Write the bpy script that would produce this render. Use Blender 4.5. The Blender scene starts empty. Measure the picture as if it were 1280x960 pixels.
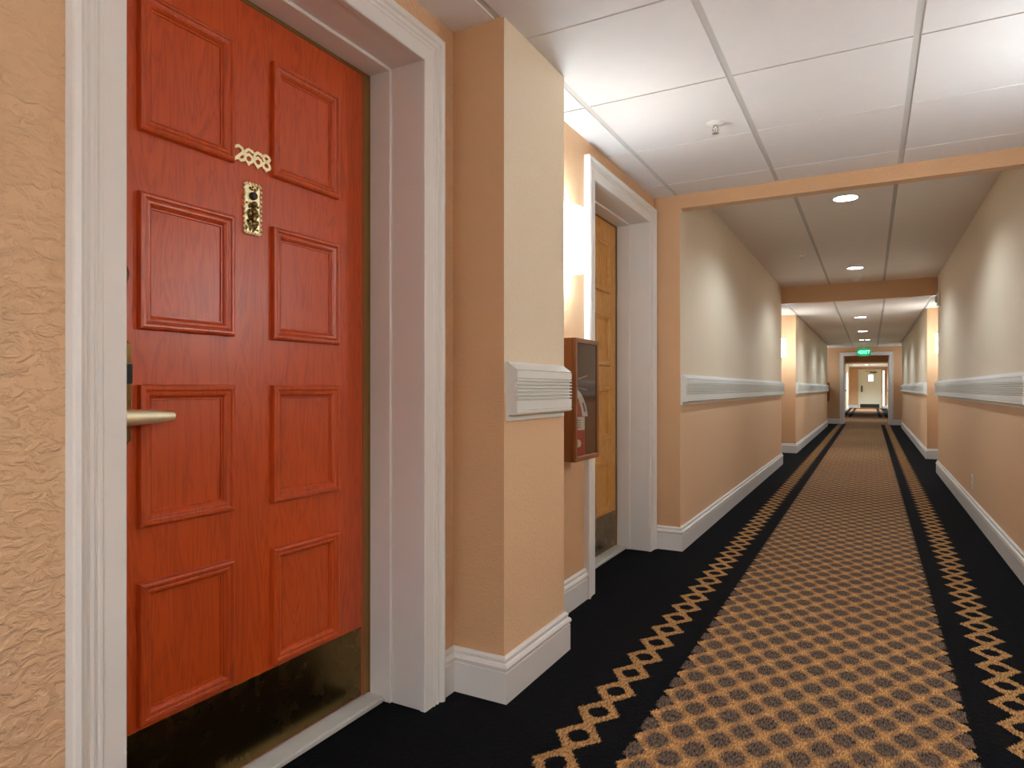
import bpy, bmesh, math, random
from mathutils import Vector, Matrix
random.seed(7)
scn = bpy.context.scene
COL = scn.collection
PI = math.pi

# ------------------------------------------------------------------ helpers
def lin(r, g, b):
    def f(c):
        c /= 255.0
        return c / 12.92 if c <= .04045 else ((c + .055) / 1.055) ** 2.4
    return (f(r), f(g), f(b), 1.0)

def tag(o, label=None, cat=None, group=None, kind=None):
    if label: o['label'] = label
    if cat: o['category'] = cat
    if group: o['group'] = group
    if kind: o['kind'] = kind
    return o

def empty(name, loc=(0, 0, 0), rz=0.0, label=None, cat=None, group=None, kind=None):
    o = bpy.data.objects.new(name, None)
    COL.objects.link(o)
    o.location = loc
    o.rotation_euler = (0, 0, rz)
    o.empty_display_size = .1
    return tag(o, label, cat, group, kind)

def obj(name, bm, mats, parent=None, smooth=False, angle=35):
    bmesh.ops.recalc_face_normals(bm, faces=bm.faces[:])
    me = bpy.data.meshes.new(name)
    bm.to_mesh(me)
    bm.free()
    if not isinstance(mats, (list, tuple)): mats = [mats]
    for m in mats: me.materials.append(m)
    if smooth:
        for p in me.polygons: p.use_smooth = True
        try: me.set_sharp_from_angle(angle=math.radians(angle))
        except Exception: pass
    o = bpy.data.objects.new(name, me)
    COL.objects.link(o)
    if parent: o.parent = parent
    return o

def box(bm, x0, x1, y0, y1, z0, z1, mi=0, bev=0.0, seg=1):
    r = bmesh.ops.create_cube(bm, size=1.0)
    vs = r['verts']
    for v in vs:
        v.co = Vector(((x0 + x1) / 2 + v.co.x * (x1 - x0), (y0 + y1) / 2 + v.co.y * (y1 - y0), (z0 + z1) / 2 + v.co.z * (z1 - z0)))
    fs = set(f for v in vs for f in v.link_faces)
    for f in fs: f.material_index = mi
    if bev > 0:
        es = list(set(e for v in vs for e in v.link_edges))
        bmesh.ops.bevel(bm, geom=es, offset=bev, segments=seg, affect='EDGES', clamp_overlap=True)
    return vs

def quad(bm, pts, mi=0):
    f = bm.faces.new([bm.verts.new(p) for p in pts])
    f.material_index = mi
    return f

def cyl(bm, p0, p1, r0, r1=None, seg=20, caps=True, mi=0):
    r1 = r0 if r1 is None else r1
    p0, p1 = Vector(p0), Vector(p1)
    d = (p1 - p0)
    L = d.length
    M = Matrix.Translation((p0 + p1) / 2) @ d.to_track_quat('Z', 'Y').to_matrix().to_4x4()
    before = set(bm.faces)
    bmesh.ops.create_cone(bm, cap_ends=caps, segments=seg, radius1=r0, radius2=r1, depth=L, matrix=M)
    for f in bm.faces:
        if f not in before: f.material_index = mi

def ball(bm, c, r, su=12, sv=8, sc=(1, 1, 1)):
    M = Matrix.Translation(c) @ Matrix.Diagonal((sc[0], sc[1], sc[2], 1))
    bmesh.ops.create_uvsphere(bm, u_segments=su, v_segments=sv, radius=r, matrix=M)

def lathe(bm, prof, M=None, seg=24):
    """prof [(r, h)] about local z, mapped by M"""
    M = M or Matrix.Identity(4)
    rings = []
    for r, hh in prof:
        if r < 1e-6: rings.append([bm.verts.new(M @ Vector((0, 0, hh)))])
        else: rings.append([bm.verts.new(M @ Vector((r * math.cos(2 * PI * i / seg), r * math.sin(2 * PI * i / seg), hh))) for i in range(seg)])
    for a, b in zip(rings, rings[1:]):
        for i in range(seg):
            j = (i + 1) % seg
            if len(a) == 1 and len(b) == 1: continue
            if len(a) == 1: bm.faces.new((a[0], b[i], b[j]))
            elif len(b) == 1: bm.faces.new((a[i], a[j], b[0]))
            else: bm.faces.new((a[i], a[j], b[j], b[i]))

def sweep(bm, prof, path, closed, mapf, mi=0):
    """closed profile loop [(off, d)] carried along a 2-D path with mitred corners; off goes to the path's left"""
    n = len(path)
    P = [Vector(p) for p in path]
    rings = []
    for i in range(n):
        if closed:
            d0 = (P[i] - P[i - 1]).normalized(); d1 = (P[(i + 1) % n] - P[i]).normalized()
        else:
            d0 = (P[i] - P[i - 1]).normalized() if i > 0 else None
            d1 = (P[i + 1] - P[i]).normalized() if i < n - 1 else None
            d0 = d0 or d1; d1 = d1 or d0
        n0 = Vector((-d0.y, d0.x)); n1 = Vector((-d1.y, d1.x))
        m = (n0 + n1) / (1 + n0.dot(n1))
        rings.append([bm.verts.new(mapf(P[i] + m * off, d)) for off, d in prof])
    k = len(prof)
    for i in range(n if closed else n - 1):
        a, b = rings[i], rings[(i + 1) % n]
        for j in range(k):
            f = bm.faces.new((a[j], a[(j + 1) % k], b[(j + 1) % k], b[j]))
            f.material_index = mi
    if not closed:
        bm.faces.new(rings[0]).material_index = mi
        bm.faces.new(rings[-1][::-1]).material_index = mi

# ------------------------------------------------------------------ materials
class NT:
    def __init__(s, name):
        s.m = bpy.data.materials.new(name)
        s.m.use_nodes = True
        s.t = s.m.node_tree
        s.t.nodes.clear()
        s.out = s.n('ShaderNodeOutputMaterial')
        s.b = s.n('ShaderNodeBsdfPrincipled')
        s.l(s.b.outputs[0], s.out.inputs[0])
    def n(s, t): return s.t.nodes.new(t)
    def l(s, a, b): s.t.links.new(a, b)
    def put(s, sock, v):
        if isinstance(v, bpy.types.NodeSocket): s.l(v, sock)
        else: sock.default_value = v
    def m_(s, op, a, b=0.0, c=0.0):
        x = s.n('ShaderNodeMath'); x.operation = op
        s.put(x.inputs[0], a); s.put(x.inputs[1], b); s.put(x.inputs[2], c)
        return x.outputs[0]
    def coord(s, scale=(1, 1, 1)):
        tc = s.n('ShaderNodeTexCoord'); mp = s.n('ShaderNodeMapping')
        mp.inputs['Scale'].default_value = scale
        s.l(tc.outputs['Object'], mp.inputs[0])
        return mp.outputs[0]
    def noise(s, vec, scale, detail=3, rough=.5, dist=0.0):
        x = s.n('ShaderNodeTexNoise')
        s.l(vec, x.inputs['Vector'])
        x.inputs['Scale'].default_value = scale; x.inputs['Detail'].default_value = detail
        x.inputs['Roughness'].default_value = rough; x.inputs['Distortion'].default_value = dist
        return x.outputs[0]
    def ramp(s, f, stops):
        x = s.n('ShaderNodeValToRGB')
        s.l(f, x.inputs[0])
        e = x.color_ramp.elements
        while len(e) < len(stops): e.new(.5)
        for i, (p, c) in enumerate(stops): e[i].position = p; e[i].color = c
        return x.outputs[0]
    def mix(s, f, a, b):
        x = s.n('ShaderNodeMix'); x.data_type = 'RGBA'
        s.put(x.inputs[0], f); s.put(x.inputs[6], a); s.put(x.inputs[7], b)
        return x.outputs[2]
    def bump(s, hgt, strength, dist):
        x = s.n('ShaderNodeBump')
        x.inputs['Strength'].default_value = strength; x.inputs['Distance'].default_value = dist
        s.l(hgt, x.inputs['Height']); s.l(x.outputs[0], s.b.inputs['Normal'])
    def set(s, col=None, rough=.5, metal=0.0, spec=.5, coat=0.0):
        if col is not None: s.put(s.b.inputs['Base Color'], col)
        s.put(s.b.inputs['Roughness'], rough)
        s.b.inputs['Metallic'].default_value = metal
        s.b.inputs['Specular IOR Level'].default_value = spec
        s.b.inputs['Coat Weight'].default_value = coat
        s.b.inputs['Coat Roughness'].default_value = .3
        return s.m

def paint(name, rgb, rough=.45, var=.06, nscale=6, bump=0.0, bscale=120, spec=.4):
    k = NT(name)
    v = k.coord()
    c = lin(*rgb)
    dk = tuple(x * (1 - var) for x in c[:3]) + (1,)
    k.set(k.mix(k.noise(v, nscale, 4), dk, c), rough, 0, spec)
    if bump: k.bump(k.noise(v, bscale, 3), bump, .001)
    return k.m

def metal(name, rgb, rough=.25, var=.1, scale=30):
    k = NT(name)
    v = k.coord()
    c = lin(*rgb)
    nz = k.noise(v, scale, 4)
    k.set(k.mix(nz, tuple(x * (1 - var) for x in c[:3]) + (1,), c), k.m_('MULTIPLY_ADD', nz, .15, rough - .07), 1.0)
    return k.m

def emit(name, rgb, strength):
    k = NT(name)
    k.set(lin(*rgb), .4)
    k.b.inputs['Emission Color'].default_value = lin(*rgb)
    k.b.inputs['Emission Strength'].default_value = strength
    return k.m

def orange_peel(name, rgb, bs=.6, scale=38, rough=.42):
    """painted drywall with a knocked-down texture"""
    k = NT(name)
    v = k.coord((1, 1, 1.7))
    c = lin(*rgb)
    nz = k.noise(v, scale, 5, .55, .6)
    blob = k.ramp(nz, [(.42, (0, 0, 0, 1)), (.60, (1, 1, 1, 1))])
    dk = tuple(x * .93 for x in c[:3]) + (1,)
    k.set(k.mix(k.noise(v, 3, 3), dk, c), rough, 0, .35)
    k.bump(blob, bs, .0042)
    return k.m

def wallpaper(name, rgb):
    """woven vinyl wallcovering"""
    k = NT(name)
    v = k.coord()
    c = lin(*rgb)
    nz = k.noise(v, 75, 4, .62)
    dk = tuple(x * .86 for x in c[:3]) + (1,)
    k.set(k.mix(k.m_('MULTIPLY_ADD', nz, .7, .15), dk, c), .5, 0, .3)
    k.bump(nz, .6, .005)
    return k.m

def wood(name, dark, mid, light, rough=.33, coat=.25):
    k = NT(name)
    v = k.coord((8, 8, .9))
    warp = k.noise(v, 1.6, 4, .55, .9)
    fine = k.noise(k.coord((160, 160, 5)), 1.0, 4, .6, .2)
    rings = k.m_('FRACT', k.m_('MULTIPLY', warp, 11.0))
    rr = k.m_('ABSOLUTE', k.m_('SUBTRACT', rings, .5))
    base = k.ramp(k.m_('MULTIPLY_ADD', rr, 1.1, k.m_('MULTIPLY', fine, .45)), [(.15, lin(*dark)), (.45, lin(*mid)), (.95, lin(*light))])
    k.set(base, k.m_('MULTIPLY_ADD', fine, .12, rough - .06), 0, .5, coat)
    k.bump(fine, .25, .0006)
    return k.m

M = {}
M['tan'] = orange_peel('tan textured paint', (217, 177, 139), .75, 30)
M['tan_smooth'] = orange_peel('tan smooth textured paint', (213, 170, 129), .3, 90)
M['cream_paper'] = wallpaper('cream woven wallcovering', (234, 217, 191))
M['tan_paper'] = wallpaper('tan woven wallcovering', (234, 195, 156))
M['white'] = paint('white semi gloss paint', (226, 222, 218), .35, .05, 9, .15, 160)
M['rail'] = paint('white vinyl rail', (226, 227, 222), .4, .03)
M['tile'] = paint('white acoustic tile', (232, 228, 228), .9, .05, 14, .5, 420, .1)
M['grid'] = paint('grey painted ceiling grid', (205, 202, 200), .5, .03)
M['cherry'] = wood('cherry stained oak', (160, 58, 13), (186, 69, 17), (194, 80, 26), .36, .22)
M['golden'] = wood('golden stained oak', (168, 114, 42), (200, 142, 60), (208, 154, 72), .42, .1)
M['brass'] = metal('polished brass', (255, 242, 196), .36)
M['brass_dull'] = metal('dull satin brass lever', (255, 248, 214), .5)
M['brass_old'] = metal('tarnished brass plate', (128, 106, 64), .26, .14, 14)
M['gasket'] = paint('brown gold weather strip', (132, 96, 46), .5, .1)
M['black'] = paint('black rubber', (18, 17, 16), .5, .1)
M['dark'] = paint('dark bronze metal', (52, 44, 36), .35, .15)
M['marble'] = paint('pale grey marble threshold', (206, 206, 200), .4, .2, 14)
M['bronze'] = paint('brown bronze enamel cabinet', (136, 84, 44), .35, .15, 20)
M['plastic'] = paint('white plastic', (226, 224, 218), .4, .02)
M['chrome'] = metal('bright chrome', (210, 208, 206), .18)
M['red'] = paint('red enamel', (184, 30, 28), .3, .05)
M['label'] = paint('white paper label', (228, 228, 224), .6, .05)
M['ink'] = paint('printed ink', (60, 80, 110), .6, .05)
M['cream_door'] = paint('cream door paint', (226, 224, 204), .4, .04)
M['taupe_tile'] = None
M['sconce'] = emit('lit frosted sconce glass', (230, 247, 255), 26.0)
M['sconce_dim'] = emit('dimmer lit frosted sconce glass', (230, 247, 255), 11.0)
M['lamp'] = emit('lit downlight lens', (250, 253, 255), 30.0)
M['exit_green'] = emit('lit green exit panel', (22, 140, 88), .7)
M['exit_letter'] = emit('lit exit lettering', (140, 255, 215), 1.6)
M['daylight'] = emit('daylight behind frosted glass', (236, 244, 255), 12.0)

def tile_lined(name, rgb):
    """long ceiling plank tile with fine scored lines"""
    k = NT(name)
    c = lin(*rgb)
    nz = k.noise(k.coord((4, 160, 1)), 1.0, 3, .6)
    dk = tuple(x * .84 for x in c[:3]) + (1,)
    k.set(k.mix(nz, dk, c), .9, 0, .1)
    k.bump(nz, .4, .002)
    return k.m
M['grid_dim'] = paint('dim grey ceiling grid', (172, 166, 160), .5, .03)
M['tile_lined'] = tile_lined('scored acoustic plank', (232, 222, 213))

def glass_mat():
    k = NT('smoked cabinet glazing')
    k.t.nodes.remove(k.b)
    tr = k.n('ShaderNodeBsdfTransparent'); gl = k.n('ShaderNodeBsdfGlossy'); mx = k.n('ShaderNodeMixShader'); fr = k.n('ShaderNodeFresnel')
    tr.inputs[0].default_value = (.93, .91, .88, 1)
    gl.inputs['Roughness'].default_value = .06
    fr.inputs[0].default_value = 1.5
    geo = k.n('ShaderNodeNewGeometry')
    k.l(k.m_('MULTIPLY', k.m_('MINIMUM', k.m_('MULTIPLY', fr.outputs[0], 1.8), 1.0), k.m_('SUBTRACT', 1.0, geo.outputs['Backfacing'])), mx.inputs[0]); k.l(tr.outputs[0], mx.inputs[1]); k.l(gl.outputs[0], mx.inputs[2])
    k.l(mx.outputs[0], k.out.inputs[0])
    return k.m
M['glass'] = glass_mat()

def carpet(name, field_only=False):
    k = NT(name)
    tc = k.n('ShaderNodeTexCoord'); sp = k.n('ShaderNodeSeparateXYZ')
    k.l(tc.outputs['Object'], sp.inputs[0])
    m = k.m_
    jit = m('MULTIPLY_ADD', k.noise(k.coord((150, 150, 1)), 1.0, 2), .026, -.013)
    jit2 = m('MULTIPLY_ADD', k.noise(k.coord((260, 30, 1)), 1.0, 2), .044, -.022)
    x0 = m('ADD', sp.outputs[0], jit)
    P = .1697; CX = .0557
    xs = m('ADD', x0, .182)
    xa = m('ABSOLUTE', xs)
    yy = m('SUBTRACT', m('ADD', sp.outputs[1], jit2), m('MULTIPLY_ADD', sp.outputs[0], .027, .0154 + 2.15))
    t = m('DIVIDE', yy, P)
    u = m('DIVIDE', xs, CX)
    def lat(shift, ph):
        ke = m('ADD', m('MULTIPLY', m('ROUND', m('DIVIDE', m('SUBTRACT', u, shift), 2.0)), 2.0), shift)
        dx = m('MULTIPLY', m('SUBTRACT', u, ke), CX / .0325)
        tt = m('ADD', t, ph)
        dy = m('MULTIPLY', m('SUBTRACT', tt, m('ROUND', tt)), P / .0445)
        ax = m('POWER', m('ABSOLUTE', dx), 1.8); ay = m('POWER', m('ABSOLUTE', dy), 1.8)
        return m('ADD', ax, ay)
    d = m('MINIMUM', lat(0.0, .5), lat(1.0, 0.0))
    dot = m('LESS_THAN', d, 1.0)
    halo = m('LESS_THAN', d, 1.7)
    fr = m('FRACT', t)
    tri = m('MULTIPLY', m('ABSOLUTE', m('SUBTRACT', fr, .5)), 2.0)
    weave = k.ramp(k.noise(k.coord((230, 50, 1)), 1.0, 2, .5), [(.34, (0, 0, 0, 1)), (.66, (1, 1, 1, 1))])
    grain = k.noise(k.coord((120, 120, 1)), 1.0, 3, .7)
    tan = k.mix(weave, lin(146, 102, 58), lin(218, 166, 108))
    tan = k.mix(m('MULTIPLY', m('GREATER_THAN', grain, .6), .35), tan, lin(110, 72, 44))
    tan = k.mix(m('MULTIPLY', halo, m('MULTIPLY', m('GREATER_THAN', grain, .44), .75)), tan, lin(126, 94, 70))
    brown = k.mix(weave, lin(48, 38, 33), lin(124, 104, 90))
    black = k.mix(grain, lin(5, 6, 9), lin(21, 21, 24))
    fieldcol = k.mix(dot, tan, brown)
    if field_only:
        col = fieldcol
    else:
        isf = m('LESS_THAN', xa, m('MULTIPLY_ADD', tri, .057, .405))
        isd = m('MULTIPLY', dot, m('LESS_THAN', xa, .458))
        isfield = m('MAXIMUM', isf, isd)
        cc = m('ABSOLUTE', m('SUBTRACT', xa, .611))
        tri2 = m('SUBTRACT', 1.0, tri)
        band = m('LESS_THAN', cc, m('MULTIPLY_ADD', tri2, .060, .014))
        hx = m('POWER', m('DIVIDE', cc, .035), 1.5)
        hy = m('POWER', m('DIVIDE', m('MULTIPLY', tri, P / 2), .040), 1.5)
        hole = m('LESS_THAN', m('ADD', hx, hy), 1.0)
        chain = m('MULTIPLY', band, m('SUBTRACT', 1.0, hole))
        edge = k.mix(weave, lin(112, 80, 50), lin(208, 158, 102))
        col = k.mix(chain, black, edge)
        col = k.mix(isfield, col, fieldcol)
    k.set(col, .95, 0, .08)
    k.bump(weave, .7, .004)
    return k.m
M['carpet'] = carpet('patterned corridor carpet')
M['carpet_field'] = carpet('patterned lobby carpet', True)

# ------------------------------------------------------------------ layout
W1, W2, XP = -1.315, -1.285, -1.105          # left planes: entry wall, alcove wall, corridor wall
RP, RW = .755, .965                           # right planes
ZA, ZB, ZC = 2.35, 2.495, 2.285               # ceilings
Y0 = -3.2
Y_P0, Y_P1, Y_R, Y_B, Y_C0, Y_C1, Y_F = 1.975, 2.479, 4.36, 10.0, 11.8, 20.85, 22.1
X3 = -1.085
SPLIT = 1.06
H_HOLE = 2.19

def wall_quad_y(bm, x, y0, y1, z0, z1, mi=0):
    quad(bm, [(x, y0, z0), (x, y1, z0), (x, y1, z1), (x, y0, z1)], mi)
def wall_quad_x(bm, y, x0, x1, z0, z1, mi=0):
    quad(bm, [(x0, y, z0), (x1, y, z0), (x1, y, z1), (x0, y, z1)], mi)

def structure(name, bm, mats, label, cat):
    return tag(obj(name, bm, mats), label, cat, None, 'structure')

ZT = 2.56   # wall tops run up behind the ceilings
# --- left side
bm = bmesh.new()
hy0, hy1 = .78, 1.79
wall_quad_y(bm, W1, Y0, hy0, 0, ZT); wall_quad_y(bm, W1, hy1, Y_P0, 0, ZT); wall_quad_y(bm, W1, hy0, hy1, H_HOLE, ZT)
structure('wall_left_entry', bm, M['tan'], 'tan textured wall around the red-brown door', 'wall')
bm = bmesh.new()
wall_quad_x(bm, Y_P0, W1, XP, 0, ZT, 0); wall_quad_x(bm, Y_P1, XP, W2, 0, ZT, 0)
wall_quad_y(bm, XP, Y_P0, Y_P1, 0, SPLIT, 1); wall_quad_y(bm, XP, Y_P0, Y_P1, SPLIT, ZT, 2)
structure('wall_left_pilaster', bm, [M['tan_smooth'], M['tan_paper'], M['cream_paper']], 'shallow pilaster between the two doors, cream above the rail and tan below', 'wall')
D2 = 2.455
bm = bmesh.new()
wall_quad_y(bm, W2, Y_P1, hy0 + D2, 0, ZT); wall_quad_y(bm, W2, hy1 + D2, Y_R, 0, ZT); wall_quad_y(bm, W2, hy0 + D2, hy1 + D2, H_HOLE, ZT)
wall_quad_x(bm, Y_R, W2, XP, 0, ZT)
structure('wall_left_alcove', bm, M['tan_smooth'], 'tan alcove wall around the golden wood door', 'wall')
bm = bmesh.new()
wall_quad_y(bm, XP, Y_R, Y_B, 0, SPLIT, 1); wall_quad_y(bm, XP, Y_R, Y_B, SPLIT, ZT, 2)
structure('wall_left_corridor', bm, [M['tan_smooth'], M['tan_paper'], M['cream_paper']], 'long left corridor wall, cream above the white rail and tan below', 'wall')
bm = bmesh.new()
wall_quad_x(bm, Y_B, XP, W1, 0, ZT); wall_quad_y(bm, W1, Y_B, Y_C0, 0, ZT); wall_quad_x(bm, Y_C0, W1, X3, 0, ZT)
structure('wall_left_recess', bm, M['tan_smooth'], 'tan recess on the left past the second beam', 'wall')
bm = bmesh.new()
wall_quad_y(bm, X3, Y_C0, Y_C1, 0, SPLIT, 1); wall_quad_y(bm, X3, Y_C0, Y_C1, SPLIT, ZT, 2)
structure('wall_left_distant', bm, [M['tan_smooth'], M['tan_paper'], M['cream_paper']], 'distant left corridor wall before the exit sign', 'wall')
bm = bmesh.new()
wall_quad_x(bm, Y_C1, X3, W1, 0, ZT); wall_quad_y(bm, W1, Y_C1, Y_F, 0, ZT)
structure('wall_left_end', bm, M['tan_smooth'], 'tan recess on the left beside the far doorway', 'wall')
# --- right side
YR0 = 9.95
bm = bmesh.new()
wall_quad_y(bm, RW, Y0, Y_P0, 0, ZT); wall_quad_x(bm, Y_P0, RP, RW, 0, ZT); wall_quad_y(bm, RP, Y_P0, Y_P1, 0, ZT)
wall_quad_x(bm, Y_P1, RP, RW, 0, ZT); wall_quad_y(bm, RW, Y_P1, Y_R, 0, ZT); wall_quad_x(bm, Y_R, RP, RW, 0, ZT)
structure('wall_right_entry', bm, M['tan_smooth'], 'tan wall on the right of the camera, outside the photo', 'wall')
bm = bmesh.new()
wall_quad_y(bm, RP, Y_R, YR0, 0, SPLIT, 1); wall_quad_y(bm, RP, Y_R, YR0, SPLIT, ZT, 2)
structure('wall_right_corridor', bm, [M['tan_smooth'], M['tan_paper'], M['cream_paper']], 'long right corridor wall with a white rail and an outlet', 'wall')
bm = bmesh.new()
wall_quad_x(bm, YR0, RP, RW, 0, ZT); wall_quad_y(bm, RW, YR0, Y_C0, 0, ZT); wall_quad_x(bm, Y_C0, RW, RP, 0, ZT)
structure('wall_right_recess', bm, M['tan_smooth'], 'tan recess on the right past the second beam', 'wall')
bm = bmesh.new()
wall_quad_y(bm, RP, Y_C0, Y_C1, 0, SPLIT, 1); wall_quad_y(bm, RP, Y_C0, Y_C1, SPLIT, ZT, 2)
structure('wall_right_distant', bm, [M['tan_smooth'], M['tan_paper'], M['cream_paper']], 'distant right corridor wall before the exit sign', 'wall')
bm = bmesh.new()
wall_quad_x(bm, Y_C1, RP, RW, 0, ZT); wall_quad_y(bm, RW, Y_C1, Y_F, 0, ZT)
structure('wall_right_end', bm, M['tan_smooth'], 'tan recess on the right beside the far doorway', 'wall')
bm = bmesh.new()
wall_quad_x(bm, Y0, W1, RW, 0, ZT)
structure('wall_behind', bm, M['tan_smooth'], 'tan wall closing the corridor behind the camera', 'wall')

# far wall with the cased opening
FX0, FX1, FZ = -.705, .478, 2.035
bm = bmesh.new()
def holed_wall(bm, y, th, x0, x1, hx0, hx1, hz, zt):
    box(bm, x0, hx0, y, y + th, 0, zt); box(bm, hx1, x1, y, y + th, 0, zt); box(bm, hx0, hx1, y, y + th, hz, zt)
holed_wall(bm, Y_F, .16, W1, RW, FX0 - .02, FX1 + .02, FZ + .02, ZT)
structure('wall_far', bm, M['tan_smooth'], 'tan wall around the far cased doorway', 'wall')
Y_L = 27.4
bm = bmesh.new()
for x in (-1.6, 1.25): wall_quad_y(bm, x, Y_F + .16, Y_L, 0, ZT)
structure('wall_lobby', bm, M['tan_smooth'], 'tan side walls of the lobby beyond the far doorway', 'wall')
bm = bmesh.new()
holed_wall(bm, Y_L, .16, -1.6, 1.25, -.86, .66, 2.02, ZT)
structure('wall_lobby_far', bm, M['tan_smooth'], 'tan wall with the second opening beyond the far doorway', 'wall')
Y_E = 40.0
bm = bmesh.new()
for x in (-1.0, .78): wall_quad_y(bm, x, Y_L + .16, Y_E, 0, ZT)
structure('wall_tail', bm, M['cream_paper'], 'cream side walls of the last stretch before the cream exit door', 'wall')
bm = bmesh.new()
wall_quad_x(bm, Y_E, -1.0, .78, 0, ZT)
structure('wall_end', bm, M['tan_smooth'], 'end wall around the cream exit door', 'wall')

# --- floor
bm = bmesh.new()
quad(bm, [(-1.62, Y0, 0), (1.0, Y0, 0), (1.0, Y_F + .08, 0), (-1.62, Y_F + .08, 0)])
structure('floor', bm, M['carpet'], 'black carpet runner with tan diamonds and brown dots', 'floor')
bm = bmesh.new()
quad(bm, [(-1.6, Y_F + .08, 0), (1.25, Y_F + .08, 0), (1.25, Y_L + .08, 0), (-1.6, Y_L + .08, 0)])
structure('floor_lobby', bm, M['carpet_field'], 'tan lobby carpet beyond the far doorway', 'floor')
bm = bmesh.new()
quad(bm, [(-1.0, Y_L + .08, 0), (.8, Y_L + .08, 0), (.8, Y_E, 0), (-1.0, Y_E, 0)])
structure('floor_tail', bm, M['carpet'], 'striped carpet in front of the cream exit door', 'floor')

# --- ceilings: tiles hanging a little below the grid
def tiles(bm, xs, ys, z, gx=.027, gy=.010, bev=.0):
    for a, b in zip(xs, xs[1:]):
        for c, d in zip(ys, ys[1:]):
            x0 = a + (gx / 2 if a != xs[0] else 0); x1 = b - (gx / 2 if b != xs[-1] else 0)
            box(bm, x0, x1, c + gy / 2, d - gy / 2, z, z + .006, 0)
    box(bm, xs[0], xs[-1], ys[0], ys[-1], z + .005, z + .03, 1)
bm = bmesh.new()
ys = [Y0] + [2.795 + .652 * i for i in range(-9, 3)] + [Y_R + .04]
tiles(bm, [-1.32, -1.13, -.507, .150, .79, .97], ys, ZA)
structure('ceiling_entry', bm, [M['tile'], M['grid']], 'white tiled ceiling over the two near doors', 'ceiling')
bm = bmesh.new()
tiles(bm, [XP, -.49, .158, RP], [Y_R + .06, Y_B + .03], ZB, .027)
structure('ceiling_corridor', bm, [M['tile_lined'], M['grid_dim']], 'raised plank ceiling between the two beams', 'ceiling')
bm = bmesh.new()
tiles(bm, [W1, -1.06, -.45, .17, .72, RW], [Y_B + .06, Y_F], ZC, .027)
structure('ceiling_distant', bm, [M['tile_lined'], M['grid_dim']], 'distant lower ceiling before the exit sign', 'ceiling')
bm = bmesh.new()
box(bm, -1.6, 1.25, Y_F + .16, Y_L, 2.25, 2.28, 0); box(bm, -1.0, .78, Y_L + .16, Y_E, 2.2, 2.23, 0)
structure('ceiling_lobby', bm, M['tile'], 'ceiling seen through the far doorway', 'ceiling')

# --- beams
bm = bmesh.new()
box(bm, XP, RP, Y_R, Y_R + .085, 2.262, ZT)
structure('trim_beam_1', bm, M['tan_smooth'], 'nearest tan beam crossing the corridor', 'beam')
bm = bmesh.new()
box(bm, XP, RP, Y_B, Y_B + .09, 2.262, ZT)
structure('trim_beam_2', bm, M['tan_smooth'], 'second tan beam farther down the corridor', 'beam')

# --- baseboards
BP = [(0, 0), (.02, 0), (.02, .104), (.0165, .107), (.0165, .111), (.023, .114), (.024, .123), (.019, .131), (.012, .135), (.012, .139), (.0145, .142), (.0135, .149), (.007, .155), (0, .155)]
def baseboard(name, path, label, flip):
    bm = bmesh.new()
    sg = -1 if flip else 1
    sweep(bm, [(sg * o, z) for o, z in BP], path, False, lambda p, d: Vector((p.x, p.y, d)))
    return structure(name, bm, M['white'], label, 'baseboard')
CO0, CO1 = .688, 1.885     # outer edges of the first casing
baseboard('baseboard_left_1', [(W1, Y0), (W1, CO0)], 'white baseboard left of the red-brown door', True)
baseboard('baseboard_left_2', [(W1, CO1), (W1, Y_P0), (XP, Y_P0), (XP, Y_P1), (W2, Y_P1), (W2, CO0 + D2)], 'white baseboard wrapping the pilaster between the doors', True)
baseboard('baseboard_left_3', [(W2, CO1 + D2), (W2, Y_R), (XP, Y_R), (XP, Y_B), (W1, Y_B), (W1, Y_C0), (X3, Y_C0), (X3, Y_C1), (W1, Y_C1), (W1, Y_F), (FX0 - .1, Y_F)], 'white baseboard along the left corridor walls', True)
baseboard('baseboard_right_1', [(RW, Y0), (RW, Y_P0), (RP, Y_P0), (RP, Y_P1), (RW, Y_P1), (RW, Y_R), (RP, Y_R), (RP, YR0), (RW, YR0), (RW, Y_C0), (RP, Y_C0), (RP, Y_C1), (RW, Y_C1), (RW, Y_F), (FX1 + .1, Y_F)], 'white baseboard along the right corridor walls', False)
baseboard('baseboard_tail_1', [(-.86, Y_L + .16), (-1.0, Y_L + .16), (-1.0, Y_E), (-.6, Y_E)], 'white baseboard left of the cream exit door', True)
baseboard('baseboard_tail_2', [(.66, Y_L + .16), (.78, Y_L + .16), (.78, Y_E), (.6, Y_E)], 'white baseboard right of the cream exit door', False)

# --- fluted wall rails
RPF = [(0, .961), (.012, .961), (.012, .982), (.036, .982), (.046, .986), (.047, .993), (.042, .996), (.045, .999), (.045, 1.031)]
z = 1.031
for i in range(6):
    RPF += [(.035, z + .001), (.035, z + .004), (.046, z + .006), (.046, z + .0115)]
    z += .0125
RPF += [(.039, z + .001), (.045, z + .004), (.045, 1.134), (.040, 1.136), (.044, 1.139), (.014, 1.160), (.012, 1.166), (0, 1.166)]
def wall_rail(x, y0, y1, side, label):
    bm = bmesh.new()
    pr = [(o, z) for o, z in RPF]
    sweep(bm, [(-side * o, z) for o, z in pr], [(x, y0), (x, y1)], False, lambda p, d: Vector((p.x, p.y, d)))
    o = obj('wall_rail', bm, M['rail'])
    return tag(o, label, 'handrail', 'white fluted wall rails')
wall_rail(XP, Y_P0 + .012, Y_P1 - .025, 1, 'short white fluted rail block on the pilaster beside the extinguisher cabinet')
wall_rail(XP, Y_R + .012, Y_B - .06, 1, 'long white fluted rail on the left wall between the two beams')
wall_rail(RP, Y_R + .012, YR0 - .06, -1, 'long white fluted rail on the right wall above the outlet')
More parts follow.
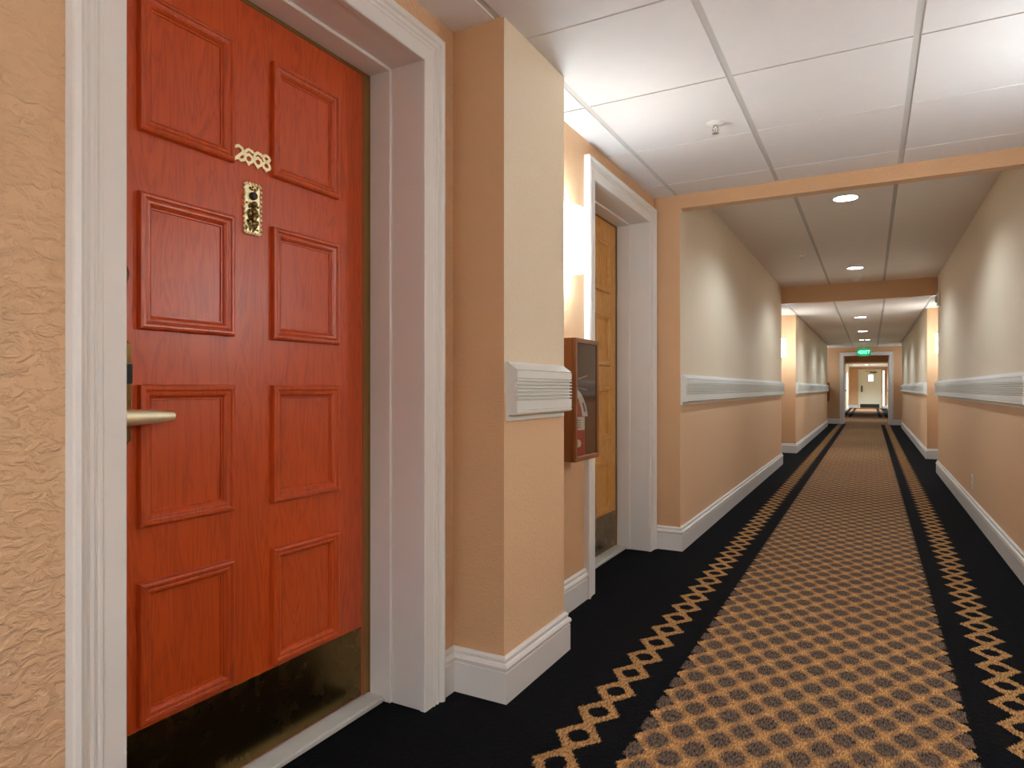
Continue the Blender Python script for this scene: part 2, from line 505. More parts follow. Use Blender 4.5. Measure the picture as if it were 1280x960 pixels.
wall_rail(X3, Y_C0 + .01, Y_C1 - .06, 1, 'distant white fluted rail on the left wall past the second beam')
wall_rail(RP, Y_C0 + .01, Y_C1 - .06, -1, 'distant white fluted rail on the right wall past the second beam')

# ------------------------------------------------------------------ door sets
CASP = [(0, -.02), (0, -.003), (.003, 0), (.047, 0), (.050, .003), (.055, .003), (.058, -.001), (.062, -.001), (.066, .004), (.073, .004), (.077, .0), (.081, .0), (.086, .008), (.094, .013), (.103, .010), (.105, .004), (.105, -.02)]
def door_frame(name, X, dy, label):
    t = empty(name, (X, dy, 0), 0, label, 'door frame', None, 'structure')
    y0, y1, zt = .785, 1.78, 2.162
    bm = bmesh.new()      # casing: profile offset outwards (to the left of a path running up the left leg is outward = -y)
    # path on (y, z): right leg bottom -> top -> left leg bottom keeps outward on the right hand, so flip
    sweep(bm, [(-o, d) for o, d in CASP], [(y1, 0), (y1, zt), (y0, zt), (y0, 0)], False, lambda p, d: Vector((d, p.x, p.y)))
    obj('casing', bm, M['white'], t)
    bm = bmesh.new()
    a, b = -.02, -.142
    for s, ye in ((-1, y0), (1, y1)):
        yy0, yy1 = sorted((ye + s * .003, ye + s * .03))
        box(bm, b, a, yy0, yy1, 0, zt + .03, bev=.002)
        yy0, yy1 = sorted((ye - s * .006, ye + s * .03))
        box(bm, -.232, b, yy0, yy1, 0, zt + .03, bev=.0025)
    box(bm, b, a, y0 - .03, y1 + .03, zt + .003, zt + .03, bev=.002)
    box(bm, -.232, b, y0 - .03, y1 + .03, zt - .006, zt + .03, bev=.0025)
    obj('jamb', bm, M['white'], t)
    bm = bmesh.new()
    for yy0, yy1 in ((y0 - .03, .817), (1.741, y1 + .03)): box(bm, -.29, -.234, yy0, yy1, .0, zt + .03)
    box(bm, -.29, -.234, .817, 1.741, 2.148, zt + .03)
    obj('weather_strip', bm, M['gasket'], t)
    bm = bmesh.new()
    box(bm, -.30, -.29, y0 - .05, y1 + .05, 0, zt + .05)
    obj('backing', bm, M['black'], t)
    return t
X1, X2 = -1.295, -1.265
door_frame('trim_1', X1, 0, 'white cased frame around the red-brown door')
door_frame('trim_2', X2, D2, 'white cased frame around the golden wood door')

def threshold(X, dy, label):
    bm = bmesh.new()
    box(bm, X - .27, X - .165, dy + .79, dy + 1.776, 0, .022, bev=.006, seg=2)
    tag(obj('threshold', bm, M['marble']), label, 'threshold', 'door thresholds')
threshold(X1, 0, 'pale stone threshold under the red-brown door')
threshold(X2, D2, 'pale stone threshold under the golden wood door')

MOULD = [(0, 0), (0, .010), (.002, .015), (.007, .018), (.012, .0175), (.0145, .0135), (.017, .0125), (.020, .0145), (.025, .0135), (.030, .0095), (.0325, .006), (.033, .0042), (.037, .0040), (.038, 0)]
ROWS = [(1.686, 2.020), (1.215, 1.542), (.743, 1.083), (.273, .611)]
COLS = [(.946, 1.211), (1.342, 1.612)]
def door_leaf(name, X, dy, wd, label):
    """hung in the opening: face at local x = 0"""
    t = empty(name, (X - .23, dy, 0), 0, label, 'door', None, 'structure')
    bm = bmesh.new()
    box(bm, -.045, 0, .82, 1.737, .026, 2.144, bev=.0015)
    obj('slab', bm, wd, t)
    for (a, b) in COLS:
        for (c, d) in ROWS:
            bm = bmesh.new()
            sweep(bm, MOULD, [(a, c), (b, c), (b, d), (a, d)], True, lambda p, q: Vector((q - .0005, p.x, p.y)))
            obj('panel_moulding', bm, wd, t, smooth=True, angle=25)
    bm = bmesh.new()
    box(bm, -.001, .0016, .832, 1.727, .03, .262, bev=.0006)
    obj('kick_plate', bm, M['brass_old'], t)
    return t
d1 = door_leaf('door_1', X1, 0, M['cherry'], 'glossy red-brown wooden door with eight raised panels, numbered 2668')
d2 = door_leaf('door_2', X2, D2, M['golden'], 'golden brown wooden door with raised panels behind the extinguisher cabinet')

def hardware(t):
    bm = bmesh.new()
    box(bm, 0, .024, .842, .922, .945, 1.185, bev=.007, seg=3)
    lp = obj('lock_plate', bm, M['brass_old'], t, smooth=True)
    bm = bmesh.new()
    box(bm, .0235, .0262, .889, .9205, 1.085, 1.13, bev=.001)
    obj('card_slot', bm, M['black'], lp)
    bm = bmesh.new()
    cyl(bm, (.02, .888, 1.008), (.055, .888, 1.008), .013)
    prev = None
    pts = [(.056, .868, 1.008, .0195), (.060, .90, 1.008, .0185), (.0615, .94, 1.0085, .0162), (.060, .985, 1.008, .0128), (.058, 1.000, 1.008, .0115)]
    rings = []
    for (x, y, zz, r) in pts:
        rings.append([bm.verts.new((x + .8 * r * math.cos(2 * PI * i / 16), y, zz + r * math.sin(2 * PI * i / 16))) for i in range(16)])
    for a, b in zip(rings, rings[1:]):
        for i in range(16): bm.faces.new((a[i], a[(i + 1) % 16], b[(i + 1) % 16], b[i]))
    bm.faces.new(rings[0]); bm.faces.new(rings[-1][::-1])
    obj('lever_handle', bm, M['brass_dull'], t, smooth=True)
    bm = bmesh.new()
    lathe(bm, [(0, .022), (.012, .022), (.03, .018), (.040, .008), (.042, 0), (0, 0)], Matrix.Translation((0, .884, 1.34)) @ Matrix.Rotation(PI / 2, 4, 'Y'))
    obj('deadbolt', bm, M['brass_old'], t, smooth=True)
hardware(d1); hardware(d2)

# brass numerals in a spiky blackletter manner
def stroke(bm, pts, w, depth, cx, cz, sc):
    for q_, (a, b) in enumerate(zip(pts, pts[1:])):
        depth += .00013
        A = Vector((a[0], a[1])); B = Vector((b[0], b[1]))
        d = (B - A).normalized(); nrm = Vector((-d.y, d.x)) * w / 2
        A2 = A - d * w * .35; B2 = B + d * w * .35
        loop = [A2 + nrm * .5, A2 - nrm * .5, A - nrm, B - nrm, B2 - nrm * .5, B2 + nrm * .5, B + nrm, A + nrm]
        lo = [bm.verts.new((.001, cx + p.x * sc, cz + p.y * sc)) for p in loop]
        hi = [bm.verts.new((depth, cx + p.x * sc, cz + p.y * sc)) for p in loop]
        n = len(loop)
        bm.faces.new(hi); bm.faces.new(lo[::-1])
        for i in range(n): bm.faces.new((lo[i], lo[(i + 1) % n], hi[(i + 1) % n], hi[i]))
def spike(bm, p, w, depth, cx, cz, sc):
    loop = [(p[0] - w, p[1]), (p[0], p[1] - w), (p[0] + w, p[1]), (p[0], p[1] + w)]
    lo = [bm.verts.new((.001, cx + a * sc, cz + b * sc)) for a, b in loop]
    hi = [bm.verts.new((depth, cx + a * sc, cz + b * sc)) for a, b in loop]
    bm.faces.new(hi); bm.faces.new(lo[::-1])
    for i in range(4): bm.faces.new((lo[i], lo[(i + 1) % 4], hi[(i + 1) % 4], hi[i]))
GLY = {
    '2': ([(-.32, .30), (-.05, .46), (.26, .34), (.26, .08), (-.28, -.40), (-.05, -.34), (.14, -.44), (.34, -.34)], [(-.34, .32), (.36, -.32), (-.30, -.44)]),
    '6': ([(.28, .36), (.02, .46), (-.26, .26), (-.26, -.26), (.0, -.46), (.27, -.28), (.27, .0), (.02, .12), (-.24, -.02)], [(.30, .38), (-.33, .0), (.33, -.14), (0, -.5)]),
    '8': ([(0, .04), (-.25, .2), (-.2, .40), (.02, .47), (.24, .38), (.24, .18), (0, .04), (-.27, -.12), (-.25, -.36), (.0, -.47), (.26, -.36), (.26, -.14), (0, .04)], [(-.34, -.24), (.34, -.24), (.3, .3), (-.3, .3), (0, -.52)]),
}
for ch, cy in zip('2668', (1.231, 1.262, 1.293, 1.323)):
    bm = bmesh.new()
    g, sp_ = GLY[ch]
    stroke(bm, g, .185, .0045, cy, 1.720, .043)
    for p in sp_: spike(bm, p, .14, .0042, cy, 1.720, .043)
    obj('numeral', bm, M['brass'], d1)
# knocker with peephole
KY, KZ = 1.2755, 1.576
bm = bmesh.new()
box(bm, 0, .004, KY - .026, KY + .026, KZ - .068, KZ + .068, bev=.0015)
for s in (-1, 1):
    for i in range(11):
        zz = KZ - .066 + i * .0132
        ball(bm, (.004, KY + s * (.027 + .0015 * (i % 2)), zz), .0052, 8, 6, (.8, .9, 1))
for i in range(5):
    for s in (-1, 1): ball(bm, (.004, KY - .021 + i * .0105, KZ + s * .069), .0055, 8, 6, (.8, .9, 1))
plate_bm = bm; bm = bmesh.new()
rng = random.Random(3)
for i in range(46):                         # chased leaf relief
    yy = KY + rng.uniform(-.022, .022); zz = KZ + rng.uniform(-.062, .062)
    if abs(zz - (KZ + .036)) < .017: continue
    ball(bm, (.004, yy, zz), .0048, 7, 5, (.7, .6 + rng.random() * .6, .6 + rng.random() * .9))
kp = obj('knocker_plate', plate_bm, M['brass'], d1, smooth=True)
obj('leaf_relief', bm, M['brass_old'], kp, smooth=True)
bm = bmesh.new()
lathe(bm, [(0, .011), (.0055, .011), (.0075, .013), (.0105, .010), (.0115, .004), (.0115, 0)], Matrix.Translation((.003, KY, KZ + .036)) @ Matrix.Rotation(PI / 2, 4, 'Y'))
obj('peephole', bm, M['dark'], kp, smooth=True)
bm = bmesh.new()
ball(bm, (.012, KY, KZ + .012), .009, 12, 8)
for dz, r_, st in ((-.008, .0085, 1.3), (-.026, .0075, 2.0), (-.042, .0085, 1.2)):
    ball(bm, (.012, KY, KZ + dz), r_, 12, 8, (.8, 1, st))
for s_ in (-1, 1):
    ball(bm, (.010, KY + s_ * .011, KZ - .014), .005, 10, 7, (.8, 1, 2.0)); ball(bm, (.010, KY + s_ * .012, KZ - .038), .004, 10, 7, (.8, 1, 1.8))
ball(bm, (.014, KY, KZ - .05), .007, 10, 8)
obj('striker', bm, M['brass_old'], kp, smooth=True)

# ------------------------------------------------------------------ wall sconces
def light(name, kind, loc, power, col, size=.03, parent=None, **kw):
    L = bpy.data.lights.new(name, kind)
    L.energy = power; L.color = col
    if kind in ('POINT', 'SPOT'): L.shadow_soft_size = size
    for k_, v in kw.items(): setattr(L, k_, v)
    o = bpy.data.objects.new(name, L)
    COL.objects.link(o)
    o.location = loc
    if parent: o.parent = parent
    return o
WARM = (.73, .93, 1.07)
def sconce(x, y, z, side, label, up=2.6, dn=2.2, glow='sconce'):
    t = empty('wall_sconce', (x, y, z), 0 if side > 0 else PI, label, 'wall lamp', 'frosted wall sconces')
    bm = bmesh.new()
    hw, dp, hh = .125, .115, .142
    n = 20
    outer, inner = [], []
    for zi, zz in enumerate((-hh, -hh + .012, hh - .012, hh)):
        k_ = .965 if zi in (0, 3) else 1.0
        outer.append([bm.verts.new((.012 + dp * k_ * math.sin(PI * i / n) ** .8, -hw * k_ * math.cos(PI * i / n), zz)) for i in range(n + 1)])
    for a, b in zip(outer, outer[1:]):
        for i in range(n): bm.faces.new((a[i], a[i + 1], b[i + 1], b[i]))
    o = obj('shade', bm, M[glow], t, smooth=True)
    sm = o.modifiers.new('thick', 'SOLIDIFY'); sm.thickness = .005; sm.offset = -1
    bm = bmesh.new()
    box(bm, 0, .012, -.10, .10, -.11, .11, bev=.003)
    box(bm, .012, .05, -.012, .012, -.02, .02, bev=.002)
    obj('back_plate', bm, M['plastic'], t)
    light('bulb_up', 'POINT', (.09, 0, hh + .0), up, WARM, .04, t)
    light('bulb_down', 'POINT', (.09, 0, -hh - .0), dn, WARM, .04, t)
    return t
sconce(W2, 2.825, 1.764, 1, 'lit frosted sconce above the extinguisher cabinet beside the golden door')
sconce(RW, 2.95, 1.70, -1, 'lit frosted sconce on the right wall opposite the golden door, outside the photo', 9, 13)
sconce(W1, -.55, 1.764, 1, 'added fill sconce on the left wall, unseen behind the camera', 3, 3)  # invented lamp, put in to brighten the near zone from behind
sconce(RW, -.55, 1.764, -1, 'added fill sconce on the right wall, unseen behind the camera', 2, 2)  # second invented lamp behind the camera, fills the near left side
sconce(RW, .80, 1.70, -1, 'added fill sconce on the right wall opposite the red-brown door, out of view', 3, 3)  # unseen lamp added to throw more light on the near door and casings
sconce(W1, 11.35, 1.72, 1, 'distant lit sconce in the left recess past the second beam', 4, 4)
sconce(RW, 11.35, 1.72, -1, 'distant lit sconce in the right recess past the second beam', 4, 4)
sconce(W1, 21.45, 1.72, 1, 'farthest lit sconce on the left beside the far doorway', 1, .5, 'sconce_dim')
sconce(RW, 21.45, 1.72, -1, 'farthest lit sconce on the right beside the far doorway', 1, .5, 'sconce_dim')

# ------------------------------------------------------------------ downlights
def downlight(x, y, z, r, label, power, spot=True, angle=150):
    t = empty('downlight', (x, y, z), 0, label, 'ceiling light', 'recessed round downlights')
    bm = bmesh.new()
    lathe(bm, [(r * 1.0, -.001), (r * 1.0, -.004), (r * 1.16, -.005), (r * 1.2, 0), (r * 1.0, .0)], None, 32)
    obj('trim_ring', bm, M['plastic'], t, smooth=True)
    bm = bmesh.new()
    lathe(bm, [(0, -.002), (r * .99, -.002), (r * .99, .0)], None, 32)
    obj('lens', bm, M['lamp'], t)
    if spot:
        light('lamp', 'SPOT', (0, 0, -.02), power, (.80, .95, 1.06), .06, t, spot_size=math.radians(angle), spot_blend=.5)
    return t
downlight(-.163, 5.52, ZB, .082, 'nearest round downlight in the raised plank ceiling just past the first beam', 58)
downlight(-.158, 8.78, ZB, .082, 'second round downlight in the raised plank ceiling just before the second beam', 58)
downlight(-.15, 12.75, ZC, .085, 'round downlight in the lower ceiling just past the second beam', 62)
downlight(-.145, 15.9, ZC, .085, 'round downlight in the lower ceiling between the second beam and the exit sign', 62)
downlight(-.19, 18.75, ZC, .05, 'left one of the two small downlights side by side above the exit sign', 30)
downlight(-.06, 18.75, ZC, .05, 'right one of the two small downlights side by side above the exit sign', 30)
downlight(-.17, 25.0, 2.25, .08, 'downlight in the lobby ceiling through the far doorway', 160)
downlight(-.17, 36.5, 2.2, .08, 'downlight before the cream exit door through the far doorway', 520)
downlight(-.17, -1.6, ZA, .082, 'added fill downlight in the tiled ceiling, unseen behind the camera', 160)  # lamp added as fill for jamb and pilaster sides facing back

# ------------------------------------------------------------------ sprinklers and ceiling fittings
def sprinkler(x, y, z, label):
    t = empty('fire_sprinkler', (x, y, z), .4, label, 'sprinkler', 'ceiling fire sprinklers')
    bm = bmesh.new()
    lathe(bm, [(.0, -.012), (.02, -.012), (.03, -.009), (.04, -.003), (.042, 0)], None, 28)
    obj('escutcheon', bm, M['plastic'], t, smooth=True)
    bm = bmesh.new()
    cyl(bm, (0, 0, -.022), (0, 0, -.01), .011, .013, 14)
    for s in (-1, 1):
        cyl(bm, (s * .010, 0, -.02), (s * .014, 0, -.034), .0025, None, 8)
        cyl(bm, (s * .014, 0, -.034), (s * .002, 0, -.048), .0025, None, 8)
    cyl(bm, (0, 0, -.046), (0, 0, -.02), .0022, None, 8)
    obj('sprinkler_frame', bm, M['chrome'], t)
    bm = bmesh.new()
    cyl(bm, (0, 0, -.051), (0, 0, -.049), .006, None, 16)
    for i in range(12):
        a = 2 * PI * i / 12
        dx, dy = math.cos(a), math.sin(a)
        nx, ny = -dy * .0028, dx * .0028
        p = [(dx * .004 - nx, dy * .004 - ny), (dx * .0165 - nx, dy * .0165 - ny), (dx * .0165 + nx, dy * .0165 + ny), (dx * .004 + nx, dy * .004 + ny)]
        lo = [bm.verts.new((q[0], q[1], -.051)) for q in p]; hi = [bm.verts.new((q[0], q[1], -.0495)) for q in p]
        bm.faces.new(lo); bm.faces.new(hi)
        for j in range(4): bm.faces.new((lo[j], lo[(j + 1) % 4], hi[(j + 1) % 4], hi[j]))
    obj('deflector', bm, M['chrome'], t)
    return t
sprinkler(-.655, 3.255, ZA, 'chrome fire sprinkler in the white tiled ceiling before the first beam')
sprinkler(-.644, 7.65, ZB, 'small fire sprinkler in the raised plank ceiling between the beams')
t = empty('smoke_detector', (-.167, 9.55, ZB), 0, 'round white smoke detector just before the second beam', 'smoke detector')
bm = bmesh.new(); lathe(bm, [(.0, -.045), (.03, -.044), (.045, -.03), (.062, -.024), (.066, 0)], None, 28)
obj('detector_body', bm, M['plastic'], t, smooth=True)
bm = bmesh.new(); lathe(bm, [(.047, -.031), (.05, -.033), (.055, -.031), (.052, -.027)], None, 28)
obj('vent_ring', bm, M['grid'], t, smooth=True)

# ------------------------------------------------------------------ extinguisher cabinets
def cabinet(x, y, z0, label, hgt=.55, wid=.285, dep=.148):
    t = empty('extinguisher_cabinet', (x, y, z0), 0, label, 'extinguisher cabinet', 'bronze extinguisher cabinets')
    w = wid / 2; th = .012
    bm = bmesh.new()
    box(bm, 0, .008, -w, w, 0, hgt)
    box(bm, 0, dep - .018, -w, -w + th, 0, hgt); box(bm, 0, dep - .018, w - th, w, 0, hgt)
    box(bm, 0, dep - .018, -w + th, w - th, 0, th); box(bm, 0, dep - .018, -w + th, w - th, hgt - th, hgt)
    obj('case', bm, M['bronze'], t)
    bm = bmesh.new()
    f = .022
    pr = [(0, -.016), (0, -.001), (.001, 0), (f - .003, 0), (f, -.003), (f, -.016)]
    sweep(bm, pr, [(-w, 0), (w, 0), (w, hgt), (-w, hgt)], True, lambda p, d: Vector((dep + d, p.x, p.y)))
    fr = obj('door', bm, M['bronze'], t)
    bm = bmesh.new()
    box(bm, dep - .010, dep - .006, -w + f - .004, w - f + .004, f - .004, hgt - f + .004)
    obj('glass_pane', bm, M['glass'], fr)
    return t
cabinet(W2, 2.82, .747, 'brown bronze extinguisher cabinet with smoked glass door below the near sconce')
cabinet(W1, 21.80, .68, 'distant dark extinguisher cabinet beside the far doorway', .56, .28, .24)

def extinguisher(x, y, z, label):
    t = empty('fire_extinguisher', (x, y, z), math.radians(-40), label, 'fire extinguisher')
    bm = bmesh.new()
    lathe(bm, [(0, 0), (.05, 0), (.054, .006), (.054, .19), (.051, .215), (.040, .238), (.022, .25), (0, .25)], None, 28)
    obj('cylinder', bm, M['red'], t, smooth=True)
    def patch(name, a0, a1, z0, z1, m, rr=.0546):
        bm = bmesh.new()
        n = 10
        for i in range(n):
            A = a0 + (a1 - a0) * i / n; B = a0 + (a1 - a0) * (i + 1) / n
            p = [(rr * math.cos(A), rr * math.sin(A)), (rr * math.cos(B), rr * math.sin(B))]
            q = [((rr - .0012) * math.cos(A), (rr - .0012) * math.sin(A)), ((rr - .0012) * math.cos(B), (rr - .0012) * math.sin(B))]
            box_v = [(p[0][0], p[0][1], z0), (p[1][0], p[1][1], z0), (p[1][0], p[1][1], z1), (p[0][0], p[0][1], z1)]
            quad(bm, box_v)
            quad(bm, [(q[0][0], q[0][1], z0), (q[1][0], q[1][1], z0), (q[1][0], q[1][1], z1), (q[0][0], q[0][1], z1)])
        return obj(name, bm, m, t)
    lb = patch('paper_label', -1.3, 1.3, .122, .182, M['label'])
    bm = bmesh.new()
    for i in range(4): box(bm, .0548, .0553, -.012, .012, .132 + i * .011, .136 + i * .011)
    obj('print', bm, M['ink'], lb)
    bm = bmesh.new()
    lathe(bm, [(0, .0012), (.018, .0012), (.018, 0)], Matrix.Translation((.0545, 0, .06)) @ Matrix.Rotation(PI / 2, 4, 'Y') @ Matrix.Scale(.75, 4, (0, 1, 0)), 24)
    obj('round_sticker', bm, M['label'], t)
    bm = bmesh.new()
    cyl(bm, (0, 0, .248), (0, 0, .325), .014, .012, 14)
    box(bm, -.014, .014, -.02, .018, .305, .335, bev=.003)
    cyl(bm, (.012, 0, .315), (.03, 0, .315), .012, .012, 14)
    obj('valve', bm, M['chrome'], t)
    for nm, zz, tilt in (('squeeze_lever', .352, 16), ('carry_handle', .322, -14)):
        bm = bmesh.new()
        box(bm, -.009, .009, -.015, .07, -.003, .003, bev=.001)
        bmesh.ops.transform(bm, matrix=Matrix.Translation((.004, 0, zz)) @ Matrix.Rotation(math.radians(tilt), 4, 'X'), verts=bm.verts[:])
        obj(nm, bm, M['chrome'], t)
    bm = bmesh.new()          # hanging inspection tag
    rows = [(.020, -.006, .312), (.034, .006, .295), (.046, .018, .265), (.054, .027, .23), (.058, .033, .185)]
    A = [bm.verts.new((p[0], p[1] - .014, p[2])) for p in rows]; B = [bm.verts.new((p[0], p[1] + .014, p[2])) for p in rows]
    for i in range(len(rows) - 1): bm.faces.new((A[i], A[i + 1], B[i + 1], B[i]))
    o = obj('inspection_tag', bm, M['label'], t)
    sm = o.modifiers.new('thick', 'SOLIDIFY'); sm.thickness = .0012; sm.offset = -1
    bm = bmesh.new()
    rows = [(.0512, .0235, .248), (.0556, .0285, .225), (.0576, .0312, .205)]
    A = [bm.verts.new((p[0], p[1] - .004, p[2])) for p in rows]; B = [bm.verts.new((p[0], p[1] + .005, p[2])) for p in rows]
    for i in range(len(rows) - 1): bm.faces.new((A[i], A[i + 1], B[i + 1], B[i]))
    obj('tag_print', bm, M['ink'], o)
    return t
extinguisher(W2 + .066, 2.838, .76, 'red fire extinguisher with white tag inside the bronze cabinet')

# ------------------------------------------------------------------ small fittings
t = empty('wall_outlet', (RP, 6.7, .285), 0, 'white wall outlet low on the right corridor wall', 'outlet')
bm = bmesh.new(); box(bm, -.007, 0, -.04, .04, -.065, .065, bev=.002)
obj('cover_plate', bm, M['plastic'], t)
for s in (-1, 1):
    bm = bmesh.new(); box(bm, -.0085, -.006, -.018, .018, s * .028 - .015, s * .028 + .015, bev=.0008)
    rc = obj('receptacle', bm, M['plastic'], t)
    bm = bmesh.new(); box(bm, -.0089, -.0083, -.008, -.005, s * .028 - .006, s * .028 + .008); box(bm, -.0089, -.0083, .005, .008, s * .028 - .006, s * .028 + .008)
    obj('slot', bm, M['black'], rc)

t = empty('alarm_strobe', (RP, 9.68, 2.17), 0, 'white fire alarm strobe box high on the right wall by the second beam', 'alarm')
bm = bmesh.new(); box(bm, -.03, 0, -.09, .09, -.085, .085, bev=.006, seg=2)
obj('housing', bm, M['plastic'], t)
bm = bmesh.new(); box(bm, -.056, -.028, -.035, .035, -.045, .045, bev=.01, seg=3)
obj('strobe_lens', bm, M['chrome'], t, smooth=True)

def text_mesh(name, body, size, depth, mat, parent, loc, rot):
    cu = bpy.data.curves.new(name, 'FONT')
    cu.body = body; cu.size = size; cu.extrude = depth; cu.align_x = 'CENTER'; cu.align_y = 'CENTER'; cu.offset = size * .018
    o = bpy.data.objects.new(name, cu)
    COL.objects.link(o)
    dg = bpy.context.evaluated_depsgraph_get()
    me = bpy.data.meshes.new_from_object(o.evaluated_get(dg))
    bpy.data.objects.remove(o)
    me.materials.clear(); me.materials.append(mat)
    n = bpy.data.objects.new(name, me)
    COL.objects.link(n); n.parent = parent; n.location = loc; n.rotation_euler = rot
    return n
t = empty('exit_sign', (-.155, 20.3, 2.045), 0, 'green lit exit sign with a left arrow hanging before the far doorway', 'exit sign')
bm = bmesh.new()
n_ = 40
ring = [(.172 * abs(math.cos(2 * PI * i / n_)) ** .6 * (1 if math.cos(2 * PI * i / n_) >= 0 else -1), .106 * abs(math.sin(2 * PI * i / n_)) ** .6 * (1 if math.sin(2 * PI * i / n_) >= 0 else -1)) for i in range(n_)]
fr_ = [bm.verts.new((a, -.022, b)) for a, b in ring]; bk_ = [bm.verts.new((a, .022, b)) for a, b in ring]
bm.faces.new(fr_); bm.faces.new(bk_[::-1])
for i in range(n_): bm.faces.new((fr_[i], fr_[(i + 1) % n_], bk_[(i + 1) % n_], bk_[i]))
obj('housing', bm, M['exit_green'], t)
bm = bmesh.new(); cyl(bm, (0, 0, .09), (0, 0, .225), .01, None, 12); cyl(bm, (0, 0, .225), (0, 0, .24), .06, None, 20)
obj('ceiling_mount', bm, M['plastic'], t)
text_mesh('lettering', 'EXIT', .125, .002, M['exit_letter'], t, (.022, -.0235, 0), (PI / 2, 0, 0))
bm = bmesh.new()
pr = [(-.150, 0), (-.118, .038), (-.106, .038), (-.132, 0), (-.106, -.038), (-.118, -.038)]
lo = [bm.verts.new((a, -.0255, b)) for a, b in pr]; hi = [bm.verts.new((a, -.021, b)) for a, b in pr]
bm.faces.new(lo); bm.faces.new(hi[::-1])
for i in range(6): bm.faces.new((lo[i], lo[(i + 1) % 6], hi[(i + 1) % 6], hi[i]))
obj('arrow', bm, M['exit_letter'], t)
light('sign_glow', 'POINT', (0, -.12, 0), .8, (.3, 1, .6), .05, t)

# ------------------------------------------------------------------ far doorway, open leaves and the end door
t = empty('trim_3', (0, Y_F, 0), 0, 'white cased frame of the far open doorway below the exit sign', 'door frame', None, 'structure')
bm = bmesh.new()
sweep(bm, [(o, -d) for o, d in CASP], [(FX0, 0), (FX0, FZ), (FX1, FZ), (FX1, 0)], False, lambda p, d: Vector((p.x, -.02 + d, p.y)))
obj('casing', bm, M['white'], t)
bm = bmesh.new()
box(bm, FX0 - .02, FX0, 0, .17, 0, FZ + .02); box(bm, FX1, FX1 + .02, 0, .17, 0, FZ + .02); box(bm, FX0, FX1, 0, .17, FZ, FZ + .02)
obj('jamb', bm, M['white'], t)
def fire_leaf(name, x, side, label):
    t = empty(name, (x, Y_F + .18, 0), 0, label, 'door', None, 'structure')
    bm = bmesh.new(); x0, x1 = sorted((0, side * .045)); box(bm, x0, x1, 0, .58, .01, 2.02, bev=.002)
    obj('slab', bm, M['white'], t)
    bm = bmesh.new(); xs0, xs1 = sorted((-side * .0, -side * .05)); box(bm, xs0, xs1, .04, .54, .98, 1.02, bev=.008, seg=2)
    obj('push_bar', bm, M['chrome'], t)
    return t
fire_leaf('door_3', FX0 + .012, -1, 'white fire door leaf folded open on the left of the far doorway')
fire_leaf('door_4', FX1 - .012, 1, 'white fire door leaf folded open on the right of the far doorway')

t = empty('trim_4', (0, Y_E, 0), 0, 'cream frame around the exit door at the very end', 'door frame', None, 'structure')
EX0, EX1, EZ = -.50, .44, 1.99
bm = bmesh.new()
sweep(bm, [(o * .75, -d) for o, d in CASP], [(EX0, 0), (EX0, EZ), (EX1, EZ), (EX1, 0)], False, lambda p, d: Vector((p.x, -.02 + d, p.y)))
obj('casing', bm, M['cream_door'], t)
t = empty('door_5', (0, Y_E, 0), 0, 'cream exit door with a small window at the very end of the corridor', 'door', None, 'structure')
bm = bmesh.new(); box(bm, EX0, EX1, -.045, -.005, .008, EZ, bev=.003)
obj('slab', bm, M['cream_door'], t)
bm = bmesh.new()
sweep(bm, [(0, 0), (0, .008), (.02, .008), (.024, 0)], [(-.10, 1.42), (.14, 1.42), (.14, 1.78), (-.10, 1.78)], True, lambda p, d: Vector((p.x, -.045 - d, p.y)))
v = obj('vision_frame', bm, M['cream_door'], t)
bm = bmesh.new(); box(bm, -.08, .12, -.048, -.0445, 1.44, 1.76)
obj('pane', bm, M['daylight'], v)
bm = bmesh.new(); box(bm, EX0 + .02, EX1 - .02, -.049, -.0445, .02, .22)
obj('kick_plate', bm, M['dark'], t)
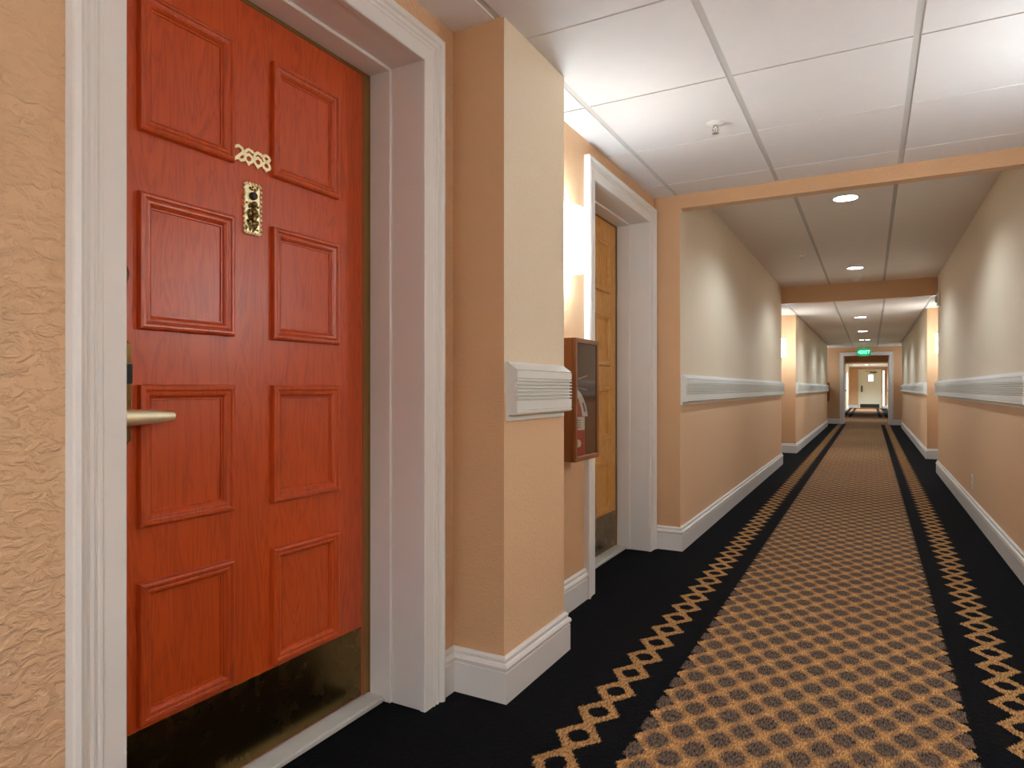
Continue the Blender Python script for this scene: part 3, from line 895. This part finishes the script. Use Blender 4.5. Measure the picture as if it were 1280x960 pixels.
bm = bmesh.new(); box(bm, EX0 + .06, EX0 + .13, -.06, -.045, .86, 1.2, bev=.006); cyl(bm, (EX0 + .095, -.055, .92), (EX0 + .095, -.10, .92), .012); box(bm, EX0 + .08, EX0 + .11, -.115, -.095, .90, 1.12, bev=.006)
obj('pull_handle', bm, M['dark'], t)
bm = bmesh.new(); box(bm, -.02, .30, -.10, -.045, 1.87, 1.94, bev=.006); box(bm, -.25, .05, -.085, -.07, 1.955, 1.97); 
obj('door_closer', bm, M['brass_old'], t)
w = empty('window_1', (0, Y_E, 0), 0, 'narrow bright sidelight right of the cream exit door', 'window', None, 'structure')
bm = bmesh.new(); sweep(bm, [(0, 0), (0, .03), (.025, .03), (.025, 0)], [(.56, .1), (.66, .1), (.66, 2.0), (.56, 2.0)], True, lambda p, d: Vector((p.x, -d, p.y)))
obj('window_frame', bm, M['cream_door'], w)
bm = bmesh.new(); box(bm, .58, .64, -.012, -.002, .12, 1.98)
obj('pane', bm, M['daylight'], w)

# ------------------------------------------------------------------ camera, world, view
cd = bpy.data.cameras.new('camera')
cd.sensor_width = 36.0; cd.sensor_fit = 'HORIZONTAL'
cd.lens = 824.0 / 1280.0 * 36.0
cd.shift_y = 5.0 / 1280.0
cd.clip_start = .02; cd.clip_end = 200
cam = bpy.data.objects.new('camera', cd)
COL.objects.link(cam)
cam.location = (0, 0, 1.075)
cam.rotation_euler = (PI / 2, 0, math.atan((1088 - 640) / 824.0))
scn.camera = cam
wd = bpy.data.worlds.new('world'); scn.world = wd
wd.use_nodes = True
wd.node_tree.nodes['Background'].inputs[0].default_value = (.6, .6, .62, 1)
wd.node_tree.nodes['Background'].inputs[1].default_value = .3
vs = scn.view_settings
vs.view_transform = 'Standard'; vs.look = 'None'; vs.gamma = 1.0; vs.use_curve_mapping = False
vs.exposure = 0.0
scn.display_settings.display_device = 'sRGB'
scn.cycles.max_bounces = 10
scn.cycles.diffuse_bounces = 8
scn.cycles.sample_clamp_indirect = 6.0
